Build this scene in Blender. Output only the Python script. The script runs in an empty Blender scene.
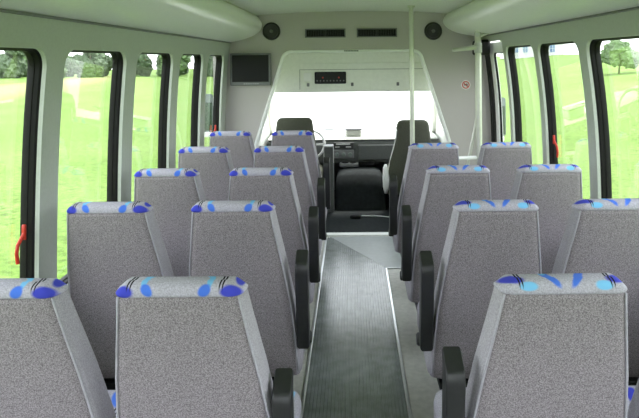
import bpy, bmesh, math, random
from mathutils import Vector, Matrix, noise as mnoise
random.seed(7)
C = bpy.context.scene.collection
PI = math.pi

# ------------------------------------------------------------------ materials
def new_mat(name):
    m = bpy.data.materials.new(name); m.use_nodes = True
    nt = m.node_tree
    b = nt.nodes['Principled BSDF']
    return m, nt, b

def mat(name, col, rough=0.6, metal=0.0, var=0.12, scale=40.0, bump=0.0, spec=0.5, detail=4.0):
    """plain surface with a procedural noise variation of its own colour and an optional bump"""
    m, nt, b = new_mat(name)
    tc = nt.nodes.new('ShaderNodeTexCoord')
    nz = nt.nodes.new('ShaderNodeTexNoise'); nz.inputs['Scale'].default_value = scale
    nz.inputs['Detail'].default_value = detail
    nt.links.new(tc.outputs['Object'], nz.inputs['Vector'])
    rp = nt.nodes.new('ShaderNodeValToRGB')
    lo = [max(0, c * (1 - var)) for c in col]; hi = [min(1, c * (1 + var)) for c in col]
    rp.color_ramp.elements[0].position = 0.3; rp.color_ramp.elements[1].position = 0.7
    rp.color_ramp.elements[0].color = (*lo, 1); rp.color_ramp.elements[1].color = (*hi, 1)
    nt.links.new(nz.outputs['Fac'], rp.inputs['Fac'])
    nt.links.new(rp.outputs['Color'], b.inputs['Base Color'])
    b.inputs['Roughness'].default_value = rough
    b.inputs['Metallic'].default_value = metal
    b.inputs['Specular IOR Level'].default_value = spec
    if bump:
        bp = nt.nodes.new('ShaderNodeBump'); bp.inputs['Strength'].default_value = bump
        bp.inputs['Distance'].default_value = 0.004
        nt.links.new(nz.outputs['Fac'], bp.inputs['Height'])
        nt.links.new(bp.outputs['Normal'], b.inputs['Normal'])
    return m

def glass_mat(name, tint=(0.96, 0.98, 0.97), ior=1.5):
    m, nt, b = new_mat(name)
    nt.nodes.remove(b)
    out = nt.nodes['Material Output']
    tr = nt.nodes.new('ShaderNodeBsdfTransparent'); tr.inputs['Color'].default_value = (*tint, 1)
    gl = nt.nodes.new('ShaderNodeBsdfGlossy'); gl.inputs['Roughness'].default_value = 0.02
    fr = nt.nodes.new('ShaderNodeFresnel')
    # thin sheet: the same air-to-glass reflectance from either side
    ge = nt.nodes.new('ShaderNodeNewGeometry'); ms = nt.nodes.new('ShaderNodeMapRange')
    ms.inputs['To Min'].default_value = ior; ms.inputs['To Max'].default_value = 1 / ior
    nt.links.new(ge.outputs['Backfacing'], ms.inputs['Value']); nt.links.new(ms.outputs['Result'], fr.inputs['IOR'])
    mx = nt.nodes.new('ShaderNodeMixShader')
    nt.links.new(fr.outputs['Fac'], mx.inputs['Fac'])
    nt.links.new(tr.outputs['BSDF'], mx.inputs[1]); nt.links.new(gl.outputs['BSDF'], mx.inputs[2])
    nt.links.new(mx.outputs['Shader'], out.inputs['Surface'])
    return m

def pattern_mat(name, strokes, base=(0.49, 0.46, 0.54)):
    """woven seat fabric: pale grey ground with printed strokes; stroke = (u, v, half_u, half_v, angle, colour)"""
    m, nt, b = new_mat(name)
    N = nt.nodes; L = nt.links
    tc = N.new('ShaderNodeTexCoord')
    nz = N.new('ShaderNodeTexNoise'); nz.inputs['Scale'].default_value = 260; nz.inputs['Detail'].default_value = 3
    L.new(tc.outputs['Object'], nz.inputs['Vector'])
    rp = N.new('ShaderNodeValToRGB')
    rp.color_ramp.elements[0].position = 0.3; rp.color_ramp.elements[1].position = 0.7
    rp.color_ramp.elements[0].color = (*[c * 0.75 for c in base], 1)
    rp.color_ramp.elements[1].color = (*[c * 1.2 for c in base], 1)
    L.new(nz.outputs['Fac'], rp.inputs['Fac'])
    cur = rp.outputs['Color']
    uv = tc.outputs['UV']
    for (u, v, hu, hv, ang, col) in strokes:
        mp = N.new('ShaderNodeMapping'); mp.vector_type = 'TEXTURE'
        mp.inputs['Location'].default_value = (u, v, 0)
        mp.inputs['Rotation'].default_value = (0, 0, ang)
        mp.inputs['Scale'].default_value = (hu, hv, 1)
        L.new(uv, mp.inputs['Vector'])
        ln = N.new('ShaderNodeVectorMath'); ln.operation = 'LENGTH'
        L.new(mp.outputs['Vector'], ln.inputs[0])
        mr = N.new('ShaderNodeMapRange'); mr.inputs['From Min'].default_value = 1.12
        mr.inputs['From Max'].default_value = 0.78; mr.clamp = True
        L.new(ln.outputs['Value'], mr.inputs['Value'])
        mx = N.new('ShaderNodeMix'); mx.data_type = 'RGBA'
        L.new(mr.outputs['Result'], mx.inputs['Factor'])
        L.new(cur, mx.inputs['A']); mx.inputs['B'].default_value = (*col, 1)
        cur = mx.outputs['Result']
    L.new(cur, b.inputs['Base Color'])
    b.inputs['Roughness'].default_value = 0.9
    b.inputs['Specular IOR Level'].default_value = 0.2
    return m

M = {}
M['tweed'] = mat('grey_tweed', (0.285, 0.252, 0.272), 0.95, var=0.5, scale=330, bump=0.25, spec=0.15, detail=2)
M['flank'] = mat('lavender_grey_fabric', (0.4, 0.375, 0.415), 0.95, var=0.22, scale=300, bump=0.15, spec=0.15, detail=2)
M['piping'] = mat('edge_light_piping', (0.43, 0.41, 0.46), 0.85, var=0.1, scale=200)
M['black_plastic'] = mat('black_plastic', (0.018, 0.018, 0.019), 0.42, var=0.15, scale=60)
M['rubber'] = mat('black_rubber', (0.006, 0.0055, 0.0055), 0.6, var=0.2, scale=50, spec=0.25)
M['dark_metal'] = mat('dark_metal', (0.03, 0.03, 0.032), 0.45, metal=0.6, var=0.15)
M['panel'] = mat('grey_wall_panel', (0.45, 0.47, 0.43), 0.55, var=0.04, scale=90, bump=0.06)
M['duct'] = mat('pale_duct_panel', (0.84, 0.84, 0.8), 0.3, var=0.03, scale=60, bump=0.03)
M['ceiling'] = mat('ceiling_fabric', (0.66, 0.66, 0.62), 0.95, var=0.1, scale=120, bump=0.12, spec=0.1)
M['bulk'] = mat('bulkhead_fabric', (0.5, 0.465, 0.455), 0.95, var=0.07, scale=150, bump=0.08, spec=0.1)
M['cream'] = mat('cream_plastic', (0.82, 0.83, 0.77), 0.45, var=0.03, scale=30)
M['white_trim'] = mat('white_trim', (0.86, 0.86, 0.85), 0.4, var=0.03, scale=30)
M['alu'] = mat('aluminium', (0.75, 0.77, 0.78), 0.3, metal=0.9, var=0.06, scale=80)
M['pole'] = mat('painted_pole', (0.6, 0.6, 0.55), 0.3, metal=0.35, var=0.04, scale=30)
M['mat'] = mat('ribbed_rubber_mat', (0.25, 0.27, 0.27), 0.21, var=0.22, scale=14, bump=0.02)
M['vinyl'] = mat('grey_vinyl', (0.56, 0.54, 0.51), 0.5, var=0.12, scale=30, bump=0.05)
M['entry'] = mat('entry_vinyl', (0.3, 0.32, 0.32), 0.35, var=0.08, scale=25)
M['cab_floor'] = mat('dark_cab_mat', (0.014, 0.017, 0.018), 0.8, var=0.3, scale=25, bump=0.1, spec=0.15)
M['dark_fabric'] = mat('charcoal_fabric', (0.085, 0.088, 0.068), 0.9, var=0.3, scale=250, bump=0.2, spec=0.15)
M['dash'] = mat('dark_grey_dash', (0.085, 0.09, 0.088), 0.5, var=0.12, scale=60, bump=0.05)
M['dash_top'] = mat('beige_dash_top', (0.5, 0.5, 0.45), 0.55, var=0.06, scale=60)
M['screen'] = mat('dark_screen', (0.008, 0.008, 0.009), 0.35, var=0.1, scale=10, spec=0.25)
M['grey_plastic'] = mat('grey_plastic', (0.16, 0.16, 0.165), 0.45, var=0.08, scale=60)
M['light_plastic'] = mat('light_grey_plastic', (0.55, 0.55, 0.55), 0.45, var=0.05, scale=60)
M['red'] = mat('red_plastic', (0.55, 0.03, 0.012), 0.4, var=0.1, scale=40)
M['white_vinyl'] = mat('white_vinyl', (0.8, 0.78, 0.78), 0.5, var=0.03, scale=40)
M['glass'] = glass_mat('window_glass')
M['bark'] = mat('bark', (0.09, 0.07, 0.05), 0.9, var=0.3, scale=6, bump=0.4)
M['leaves'] = mat('tree_leaves', (0.07, 0.105, 0.05), 0.8, var=0.5, scale=2.2, bump=0.5)
M['leaves_pale'] = mat('pale_tree_leaves', (0.1, 0.16, 0.06), 0.8, var=0.5, scale=2.2, bump=0.5)
M['white_wall'] = mat('white_render_wall', (0.62, 0.62, 0.6), 0.7, var=0.04, scale=3)
M['blue_paint'] = mat('blue_paint', (0.12, 0.2, 0.36), 0.5, var=0.05, scale=3)
M['roof'] = mat('grey_roof', (0.3, 0.3, 0.3), 0.8, var=0.2, scale=5)
M['concrete'] = mat('added_lot_concrete', (0.72, 0.71, 0.68), 0.85, var=0.08, scale=1.2, bump=0.1)
M['hood_paint'] = mat('white_body_paint', (0.8, 0.8, 0.79), 0.25, var=0.02, scale=10)
M['mirror_shell'] = mat('mirror_shell', (0.16, 0.19, 0.18), 0.35, var=0.05, scale=20)

DB = (0.06, 0.07, 0.55); BL = (0.08, 0.2, 0.78); CY = (0.22, 0.56, 0.88); BK = (0.015, 0.015, 0.02); IN = (0.16, 0.18, 0.5)
def black_pair(u, s, v=0.62):
    return [(u, v, 0.016, 0.42, s, BK), (u + 0.05, v, 0.016, 0.42, s, BK)]
PA = [(-0.95, 0.85, 0.07, 0.2, -0.2, IN), (-0.87, 0.17, 0.15, 0.17, 0.12, DB), (-0.47, 0.86, 0.06, 0.17, -0.25, CY), (-0.535, 0.55, 0.045, 0.22, 0.0, CY),
      (-0.48, 0.22, 0.075, 0.17, 0.2, BL), (0.46, 0.86, 0.06, 0.17, 0.25, CY), (0.52, 0.55, 0.045, 0.22, 0.0, CY), (0.44, 0.2, 0.085, 0.17, -0.2, BL),
      (0.86, 0.17, 0.15, 0.17, -0.12, DB), (0.95, 0.7, 0.06, 0.26, 0.1, DB)] + black_pair(-0.77, -0.06) + black_pair(0.70, -0.06)
PB = [(-0.84, 0.5, 0.2, 0.16, -0.5, DB), (-0.6, 0.26, 0.15, 0.14, -0.3, CY), (-0.24, 0.58, 0.4, 0.075, -1.2, BL), (-0.33, 0.8, 0.14, 0.07, -1.2, CY),
      (0.24, 0.58, 0.4, 0.075, 1.2, BL), (0.60, 0.28, 0.14, 0.15, 0.3, CY), (0.83, 0.5, 0.19, 0.17, 0.4, DB)] \
     + black_pair(-0.76, 0.05) + black_pair(0.70, 0.05)
PA = [(u, v, hu * 1.2, hv * 1.2, a, c) if c is not BK else (u, v, hu, hv, a, c) for u, v, hu, hv, a, c in PA]
PC = []
for i in range(4):
    for j in range(3):
        u, v = -0.75 + 0.5 * i + 0.08 * ((j * 7 + i * 3) % 3 - 1), 0.18 + 0.32 * j
        PC.append((u, v, 0.13, 0.06, 0.9 if (i + j) % 2 else -0.8, [BL, CY, DB][(i + 2 * j) % 3]))
PC += [(-0.5, 0.5, 0.012, 0.1, 0.2, BK), (-0.45, 0.5, 0.012, 0.1, 0.2, BK), (0.4, 0.7, 0.012, 0.1, -0.2, BK), (0.45, 0.7, 0.012, 0.1, -0.2, BK)]
M['cap_a'] = pattern_mat('top_fabric_arcs', PA)
M['cap_b'] = pattern_mat('top_fabric_strokes', PB)
M['cushion'] = pattern_mat('cushion_fabric', PC)

# ------------------------------------------------------------------ helpers
def tag(o, label=None, cat=None, group=None, kind=None):
    if label: o['label'] = label
    if cat: o['category'] = cat
    if group: o['group'] = group
    if kind: o['kind'] = kind
    return o

def obj(name, bm, mats, parent=None, smooth=False, loc=None, angle=None):
    bmesh.ops.recalc_face_normals(bm, faces=bm.faces)
    me = bpy.data.meshes.new(name); bm.to_mesh(me); bm.free()
    if not isinstance(mats, (list, tuple)): mats = [mats]
    for m in mats: me.materials.append(m)
    o = bpy.data.objects.new(name, me); C.objects.link(o)
    if smooth:
        for p in me.polygons: p.use_smooth = True
        if angle:
            me.set_sharp_from_angle(angle=angle)
    if parent: o.parent = parent
    if loc: o.location = loc
    return o

def empty(name, loc, label, cat, group=None, kind=None):
    o = bpy.data.objects.new(name, None); C.objects.link(o); o.location = loc
    o.empty_display_size = 0.1
    return tag(o, label, cat, group, kind)

def box(bm, lo, hi, bevel=0.0, mi=0, seg=2):
    r = bmesh.ops.create_cube(bm, size=1.0)
    vs = r['verts']
    for v in vs:
        v.co = Vector([(lo[k] + hi[k]) / 2 + v.co[k] * (hi[k] - lo[k]) for k in range(3)])
    fs = set(f for v in vs for f in v.link_faces)
    for f in fs: f.material_index = mi
    if bevel:
        es = list(set(e for v in vs for e in v.link_edges))
        r2 = bmesh.ops.bevel(bm, geom=es, offset=bevel, segments=seg, profile=0.5, affect='EDGES')
        for f in r2['faces']: f.material_index = mi
    return bm

def loft(bm, rings, mi=0, cap0=True, cap1=True, close=True):
    vr = [[bm.verts.new(p) for p in r] for r in rings]
    n = len(rings[0]); fs = []
    for a, b in zip(vr, vr[1:]):
        for i in range(n if close else n - 1):
            j = (i + 1) % n
            f = bm.faces.new((a[i], a[j], b[j], b[i])); f.material_index = mi; fs.append(f)
    if cap0: f = bm.faces.new(list(reversed(vr[0]))); f.material_index = mi; fs.append(f)
    if cap1: f = bm.faces.new(vr[-1]); f.material_index = mi; fs.append(f)
    return vr, fs

def tube(bm, pts, r, n=10, mi=0, caps=True, radii=None):
    pts = [Vector(p) for p in pts]
    rings = []
    up = None
    for i, p in enumerate(pts):
        d = (pts[min(i + 1, len(pts) - 1)] - pts[max(i - 1, 0)]).normalized()
        if up is None:
            up = d.orthogonal().normalized()
        else:
            up = (up - d * up.dot(d)).normalized()
        s = d.cross(up)
        rr = radii[i] if radii else r
        rings.append([p + (up * math.cos(2 * PI * k / n) + s * math.sin(2 * PI * k / n)) * rr for k in range(n)])
    return loft(bm, rings, mi, caps, caps)

def disc(bm, c, r, axis, depth, n=24, mi=0, bevel=0.0):
    """short cylinder centred at c with its axis along `axis` ('x','y','z')"""
    a = {'x': Vector((1, 0, 0)), 'y': Vector((0, 1, 0)), 'z': Vector((0, 0, 1))}[axis]
    c = Vector(c)
    if bevel:
        return tube(bm, [c - a * depth / 2, c - a * (depth / 2 - bevel), c + a * (depth / 2 - bevel), c + a * depth / 2], r, n, mi, True,
                    [r - bevel, r, r, r - bevel])
    return tube(bm, [c - a * depth / 2, c + a * depth / 2], r, n, mi)

def ring_torus(bm, c, R, r, axis, n=28, m=8, mi=0):
    ax = {'x': (1, 2), 'y': (0, 2), 'z': (0, 1)}[axis]
    k = {'x': 0, 'y': 1, 'z': 2}[axis]
    rings = []
    for i in range(n):
        a = 2 * PI * i / n; row = []
        for j in range(m):
            b = 2 * PI * j / m
            p = [0, 0, 0]
            p[ax[0]] = c[ax[0]] + (R + r * math.cos(b)) * math.cos(a)
            p[ax[1]] = c[ax[1]] + (R + r * math.cos(b)) * math.sin(a)
            p[k] = c[k] + r * math.sin(b)
            row.append(p)
        rings.append(row)
    rings.append(rings[0])
    vr = [[bm.verts.new(p) for p in r_] for r_ in rings[:-1]]
    for i in range(n):
        a, b = vr[i], vr[(i + 1) % n]
        for j in range(m):
            f = bm.faces.new((a[j], a[(j + 1) % m], b[(j + 1) % m], b[j])); f.material_index = mi

def rrect(hx, hy, r, n=5):
    """rounded rectangle outline around the origin"""
    pts = []
    for (sx, sy, a0) in ((1, 1, 0), (-1, 1, 90), (-1, -1, 180), (1, -1, 270)):
        for k in range(n + 1):
            a = math.radians(a0 + 90 * k / n)
            pts.append((sx * (hx - r) + r * math.cos(a), sy * (hy - r) + r * math.sin(a)))
    return pts

def interp(tab, z):
    tab = sorted(tab)
    if z <= tab[0][0]: return tab[0][1]
    for (a, va), (b, vb) in zip(tab, tab[1:]):
        if z <= b:
            t = (z - a) / (b - a); return va + (vb - va) * t
    return tab[-1][1]

def copy_tree(o, parent=None):
    c = o.copy(); C.objects.link(c)
    if parent: c.parent = parent
    for ch in list(o.children): copy_tree(ch, c)
    return c

# ------------------------------------------------------------------ body shell
Y0, YB = -0.75, 5.4            # back wall, front bulkhead
ZC = 2.02
def smooth_tab(tab, z):
    # quadratic-ish smoothing of the side-wall profile
    return (interp(tab, z - 0.12) + interp(tab, z) * 2 + interp(tab, z + 0.12)) / 4
TABL = [(0.0, 1.15), (0.5, 1.155), (0.9, 1.15), (1.2, 1.142), (1.45, 1.128), (1.65, 1.108), (1.8, 1.088), (2.1, 1.05)]
TABR = [(0.0, 1.205), (0.5, 1.222), (0.9, 1.218), (1.2, 1.21), (1.45, 1.19), (1.68, 1.158), (1.85, 1.135), (2.1, 1.1)]
def xl(z): return -smooth_tab(TABL, z)
def xr(z): return smooth_tab(TABR, z)

def bay_points(y0, y1, z0, z1):
    """outline of a wall bay, denser towards its corners"""
    us = [0, .02, .04, .06, .08, .1, .12, .15, .2, .3, .4, .5, .6, .7, .8, .85, .88, .9, .92, .94, .96, .98]
    vs = [0, .015, .03, .045, .06, .075, .09, .12] + [i / 12 for i in range(2, 11)] + [.88, .91, .925, .94, .955, .97, .985]
    P = []
    P += [(y0 + (y1 - y0) * u, z0) for u in us]
    P += [(y1, z0 + (z1 - z0) * v) for v in vs]
    P += [(y1 - (y1 - y0) * u, z1) for u in us]
    P += [(y0, z1 - (z1 - z0) * v) for v in vs]
    return P

def hole_points(P, bay, win, r):
    (y0, y1, z0, z1), (a0, a1, b0, b1) = bay, win
    cy, cz, hy, hz = (a0 + a1) / 2, (b0 + b1) / 2, (a1 - a0) / 2, (b1 - b0) / 2
    Q = []
    for (y, z) in P:
        ny = (y - (y0 + y1) / 2) / ((y1 - y0) / 2); nz = (z - (z0 + z1) / 2) / ((z1 - z0) / 2)
        py, pz = ny * hy, nz * hz
        qy, qz = abs(py) - (hy - r), abs(pz) - (hz - r)
        if qy > 0 and qz > 0:
            l = math.hypot(qy, qz); qy, qz = qy / l * r, qz / l * r
            py = math.copysign(hy - r + qy, py); pz = math.copysign(hz - r + qz, pz)
        Q.append((cy + py, cz + pz))
    return Q

def wall_grid(bm, fx, y0, y1, z0, z1, nz=10, mi=0):
    zs = [z0 + (z1 - z0) * k / nz for k in range(nz + 1)]
    rows = [[bm.verts.new((fx(z), y, z)) for y in (y0, y1)] for z in zs]
    for a, b in zip(rows, rows[1:]):
        f = bm.faces.new((a[0], a[1], b[1], b[0])); f.material_index = mi

windows = []
def side_wall(name, fx, sgn, spans, z0, z1, z0w, z1w, ybeg, yend, release, n0):
    bm = bmesh.new()
    edges = [ybeg]
    for (a, b), (c, d) in zip(spans, spans[1:]): edges.append((b + c) / 2)
    edges.append(yend)
    for i, (a, b) in enumerate(spans):
        bay = (edges[i], edges[i + 1], z0w - 0.08, z1w + 0.08); win = (a, b, z0w, z1w)
        P = bay_points(*bay); Q = hole_points(P, bay, win, 0.075)
        rings = []
        for t in (0, 0.35, 0.7, 1.0):
            rings.append([(fx(p[1] + (q[1] - p[1]) * t), p[0] + (q[0] - p[0]) * t, p[1] + (q[1] - p[1]) * t) for p, q in zip(P, Q)])
        rings.append([(fx(q[1]) + sgn * 0.018, q[0], q[1]) for q in Q])
        loft(bm, rings, 0, False, False)
        # black frame: reveal + rim carrying the pane
        fr = bmesh.new()
        cy, cz = (a + b) / 2, (z0w + z1w) / 2
        def off(q, d):
            hy, hz = (b - a) / 2, (z1w - z0w) / 2
            return (cy + (q[0] - cy) * (hy - d) / hy, cz + (q[1] - cz) * (hz - d) / hz)
        spec = [(0.016, 0.0), (0.022, 0.002), (0.024, 0.004), (0.040, 0.005), (0.042, 0.008), (0.060, 0.009), (0.068, 0.004), (0.068, -0.02)]
        rr = []
        for dx, d in spec:
            rr.append([(fx(off(q, d)[1]) + sgn * dx, *off(q, d)) for q in Q])
        loft(fr, rr, 0, False, False)
        w = obj('window_%d' % (n0 + i), fr, M['rubber'], smooth=True, angle=math.radians(40))
        tag(w, kind='structure')
        # pane: thin curved sheet with two faces
        pn = bmesh.new()
        nzp = 14; hz = (z1w - z0w) / 2 - 0.004; hy = (b - a) / 2 - 0.004
        for xo in (0.060, 0.064):
            rows = []
            for k in range(nzp + 1):
                z = cz - hz + 2 * hz * k / nzp
                dz = max(0, abs(z - cz) - (hz - 0.05)); ins = 0.05 - math.sqrt(max(0, 0.0025 - dz * dz))
                rows.append([pn.verts.new((fx(z) + sgn * (xo - 0.006 * k / nzp), y, z)) for y in (a + 0.004 + ins, b - 0.004 - ins)])
            for r0, r1 in zip(rows, rows[1:]): pn.faces.new((r0[0], r0[1], r1[1], r1[0]))
        p = obj('pane', pn, M['glass'], w, smooth=True)
        if i in release:
            yb = b - 0.02; zc = release[i]
            hb = bmesh.new()
            x0 = fx(zc)
            pts = [(x0 + sgn * 0.036, yb - 0.012, zc + 0.06), (x0 + sgn * 0.05, yb - 0.03, zc + 0.02), (x0 + sgn * 0.052, yb - 0.034, zc - 0.01), (x0 + sgn * 0.05, yb - 0.03, zc - 0.045)]
            tube(hb, pts, 0.0068, 8)
            box(hb, (min(x0 + sgn * 0.03, x0 + sgn * 0.044), yb - 0.018, zc + 0.035), (max(x0 + sgn * 0.03, x0 + sgn * 0.044), yb - 0.006, zc + 0.09), 0.004)
            h = obj('release_handle', hb, M['red'], w, smooth=True, angle=0.6)
            h['label'] = 'red release handle on the black window frame'
    wall_grid(bm, fx, ybeg, yend, z0, z0w - 0.08, 8)
    wall_grid(bm, fx, ybeg, yend, z1w + 0.08, z1, 6)
    # the outer skin gives the wall its thickness
    o = obj(name, bm, M['panel'], smooth=True, angle=math.radians(50))
    tag(o, kind='structure')
    return o

ZWL0, ZWL1 = 0.70, 1.652
ZWR0, ZWR1 = 0.72, 1.688
left_spans = [(-0.02, 0.63), (0.77, 1.41), (1.555, 2.19), (2.325, 2.965), (3.105, 3.74), (3.885, 4.495), (4.64, 5.215)]
right_spans = [(-0.02, 0.64), (0.78, 1.42), (1.55, 2.185), (2.315, 2.985), (3.085, 3.765), (3.845, 4.545)]
side_wall('wall_left', xl, -1, left_spans, -0.02, 2.1, ZWL0, ZWL1, Y0, YB + 0.02, {2: 0.93, 6: 0.96}, 1)
side_wall('wall_right', xr, 1, right_spans, -0.02, 2.1, ZWR0, ZWR1, Y0, 4.6, {4: 1.03}, 8)

# entrance door in the right wall, ahead of the last window
def make_door():
    root = empty('door_1', (1.2, 4.97, 0), None, None, kind='structure')
    root.location = (0, 0, 0)
    y0, y1 = 4.6, YB + 0.02
    bm = bmesh.new()
    wall_grid(bm, xr, y0, y1, 1.74, 2.1, 4)
    wall_grid(bm, xr, y0, 4.615, -0.02, 1.74, 10)
    hd = obj('wall_right_header', bm, M['panel'], smooth=True); tag(hd, kind='structure')
    for k, (a, b) in enumerate(((4.62, 5.2), (5.21, 5.4))):
        bm = bmesh.new()
        bay = (a, b, 0.0, 1.735); win = (a + 0.03, b - 0.11, 0.3, 1.65) if k == 0 else (a + 0.06, b - 0.06, 0.5, 1.5)
        P = bay_points(*bay); Q = hole_points(P, bay, win, 0.05)
        f = lambda z: xr(z) + 0.03
        rings = []
        for dx, t in ((0.03, 0), (0, 0), (0, 0.5), (0, 1.0), (0.03, 1.0)):
            rings.append([(f(p[1] + (q[1] - p[1]) * t) + dx, p[0] + (q[0] - p[0]) * t, p[1] + (q[1] - p[1]) * t) for p, q in zip(P, Q)])
        loft(bm, rings, 0, False, False)
        leaf = obj('door_leaf', bm, M['rubber'] if k else M['white_trim'], root, smooth=True, angle=0.6)
        sb = bmesh.new()
        rr = []
        for dx, d in ((0.012, 0.0), (0.006, 0.001), (0.01, 0.006), (0.024, 0.007)):
            cy, cz = (win[0] + win[1]) / 2, (win[2] + win[3]) / 2
            rr.append([(f(q[1]) + dx, q[0] + (cy - q[0]) * d / 0.15, q[1] + (cz - q[1]) * d / 0.65) for q in Q])
        loft(sb, rr, 0, False, False)
        obj('door_seal', sb, M['rubber'], leaf, smooth=True)
        pn = bmesh.new()
        rows = []
        for i in range(15):
            z = win[2] + (win[3] - win[2]) * i / 14
            rows.append([pn.verts.new((f(z) + 0.015, y, z)) for y in (win[0] + 0.005, win[1] - 0.005)])
        for r0, r1 in zip(rows, rows[1:]): pn.faces.new((r0[0], r0[1], r1[1], r1[0]))
        obj('pane', pn, M['glass'], leaf, smooth=True)
    return root
make_door()

# floor
bm = bmesh.new(); box(bm, (-1.3, Y0 - 0.1, -0.06), (1.35, YB + 0.12, 0.0))
tag(obj('floor', bm, M['vinyl']), kind='structure')
# ribbed aisle mat with its diagonal front end
bm = bmesh.new()
xa, xb = -0.236, 0.236
def mat_end(x): return 5.42 + (x + 0.214) * (4.62 - 5.42) / (0.236 + 0.214)
pitch = 0.0165; n = int((xb - xa) / pitch)
top = []
prof = []
for i in range(n):
    x = xa + (xb - xa) * i / n; w = (xb - xa) / n
    for (fx_, h) in ((0.0, 0.003), (0.28, 0.003), (0.36, 0.0065), (0.86, 0.0065), (0.94, 0.003)):
        prof.append((x + w * fx_, h))
prof.append((xb, 0.003))
v0 = [bm.verts.new((x, Y0, h)) for x, h in prof]
v1 = [bm.verts.new((x, min(YB + 0.0, mat_end(x)), h)) for x, h in prof]
v2 = [bm.verts.new((x, min(YB + 0.0, mat_end(x)), 0.0005)) for x, h in prof]
for i in range(len(prof) - 1):
    bm.faces.new((v0[i], v0[i + 1], v1[i + 1], v1[i])); bm.faces.new((v1[i], v1[i + 1], v2[i + 1], v2[i]))
tag(obj('aisle_mat', bm, M['mat']), 'dark grey ribbed rubber mat running along the aisle floor', 'floor mat')
# smooth entry panel right of the diagonal
bm = bmesh.new()
pts = [(-0.214, 5.425), (0.236, 4.625), (0.30, 4.60), (1.18, 4.60), (1.18, 5.425)]
lo = [bm.verts.new((x, y, 0.0005)) for x, y in pts]; hi = [bm.verts.new((x, y, 0.004)) for x, y in pts]
bm.faces.new(hi)
for i in range(5): bm.faces.new((lo[i], lo[(i + 1) % 5], hi[(i + 1) % 5], hi[i]))
tag(obj('entry_mat', bm, M['entry']), 'smooth grey floor panel cut diagonally at the front of the aisle', 'floor mat')
# bright trims along the mat and at the cab step
k = 1
for (a, b, c, d) in ((-0.254, -0.238, Y0, YB), (0.238, 0.254, Y0, 4.60)):
    bm = bmesh.new(); box(bm, (a, c, 0.0005), (b, d, 0.009), 0.003)
    tag(obj('trim_%d' % k, bm, M['alu']), kind='structure'); k += 1
bm = bmesh.new(); box(bm, (0.238, 4.585, 0.0005), (1.19, 4.6, 0.009), 0.003)
tag(obj('trim_%d' % k, bm, M['alu']), kind='structure'); k += 1
bm = bmesh.new(); box(bm, (-0.8, 5.45, 0.0005), (0.8, 5.53, 0.012), 0.003)
tag(obj('trim_%d' % k, bm, M['white_trim']), kind='structure'); k += 1

# ceiling (slightly crowned)
bm = bmesh.new()
xs = [-1.2 + 2.4 * i / 16 for i in range(17)]
rows = [[bm.verts.new((x, y, ZC + 0.02 - 0.035 * (x / 0.9) ** 2)) for x in xs] for y in (Y0 - 0.05, YB + 0.02)]
for i in range(16): bm.faces.new((rows[0][i], rows[0][i + 1], rows[1][i + 1], rows[1][i]))
up = [[bm.verts.new((v.co.x, v.co.y, 2.14)) for v in r] for r in rows]
for i in range(16): bm.faces.new((up[0][i], up[0][i + 1], up[1][i + 1], up[1][i]))
tag(obj('ceiling', bm, M['ceiling'], smooth=True), kind='structure')

# rounded overhead ducts along both sides
def duct(sgn, fx, dz, k):
    zb = 1.768 + dz
    prof = [(abs(fx(zb)) + 0.004, zb), (abs(fx(zb)) - 0.015, zb + 0.004)]
    ctrl = [(1.0, 1.788), (0.935, 1.805), (0.88, 1.826), (0.835, 1.856), (0.81, 1.893), (0.806, 1.935), (0.822, 1.972), (0.85, 2.0), (0.885, 2.03)]
    prof += [(x + (0.012 if sgn > 0 else 0), z + dz * (1 if z < 1.9 else 0.3)) for x, z in ctrl]
    bm = bmesh.new()
    rings = [[(sgn * x, y, z) for x, z in prof] for y in (Y0, 1.1, 3.2, YB + 0.01)]
    loft(bm, rings, 0, False, False, close=False)
    o = obj('trim_%d' % k, bm, M['duct'], smooth=True); tag(o, kind='structure')
    sub = o.modifiers.new('sub', 'SUBSURF'); sub.levels = 2; sub.render_levels = 2
    # dark seam strip where duct meets wall
    bm = bmesh.new()
    x = abs(fx(zb))
    box(bm, (min(sgn * (x - 0.012), sgn * (x + 0.01)), Y0, zb - 0.008), (max(sgn * (x - 0.012), sgn * (x + 0.01)), YB, zb + 0.002), 0.002)
    tag(obj('trim_%d' % (k + 1), bm, M['grey_plastic']), kind='structure')
duct(-1, xl, 0.0, k); k += 2
duct(1, xr, 0.03, k); k += 2

# front bulkhead with its trapezoid opening
OPEN = [(-0.8, 0.0), (-0.9, 0.55), (-0.855, 0.88), (-0.655, 1.60)]
def opening(inset=0.0):
    """left-bottom to right-bottom outline, rounded top corners"""
    pts = [(-0.86, 0.0), (-0.885, 0.45), (-0.868, 0.84), (-0.845, 0.92)]
    # slanted side up to rounded corner
    r = 0.075
    c = (-0.635 + r + 0.012, 1.672 - r)
    a0 = math.radians(180 - 16)
    pts.append((c[0] + r * math.cos(a0), c[1] + r * math.sin(a0)))
    for i in range(1, 7):
        a = a0 + (math.radians(90) - a0) * i / 6
        pts.append((c[0] + r * math.cos(a), c[1] + r * math.sin(a)))
    full = pts + [(-x, z) for x, z in reversed(pts)]
    if inset:
        out = []
        for i, (x, z) in enumerate(full):
            a = full[max(i - 1, 0)]; b = full[min(i + 1, len(full) - 1)]
            dx, dz = b[0] - a[0], b[1] - a[1]; l = math.hypot(dx, dz)
            out.append((x + dz / l * inset, z - dx / l * inset))
        full = out
    return full
bm = bmesh.new()
op = opening()
outer = [(1.25, 0.0), (1.25, 2.12), (-1.25, 2.12), (-1.25, 0.0)]
half = len(op) // 2
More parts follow.
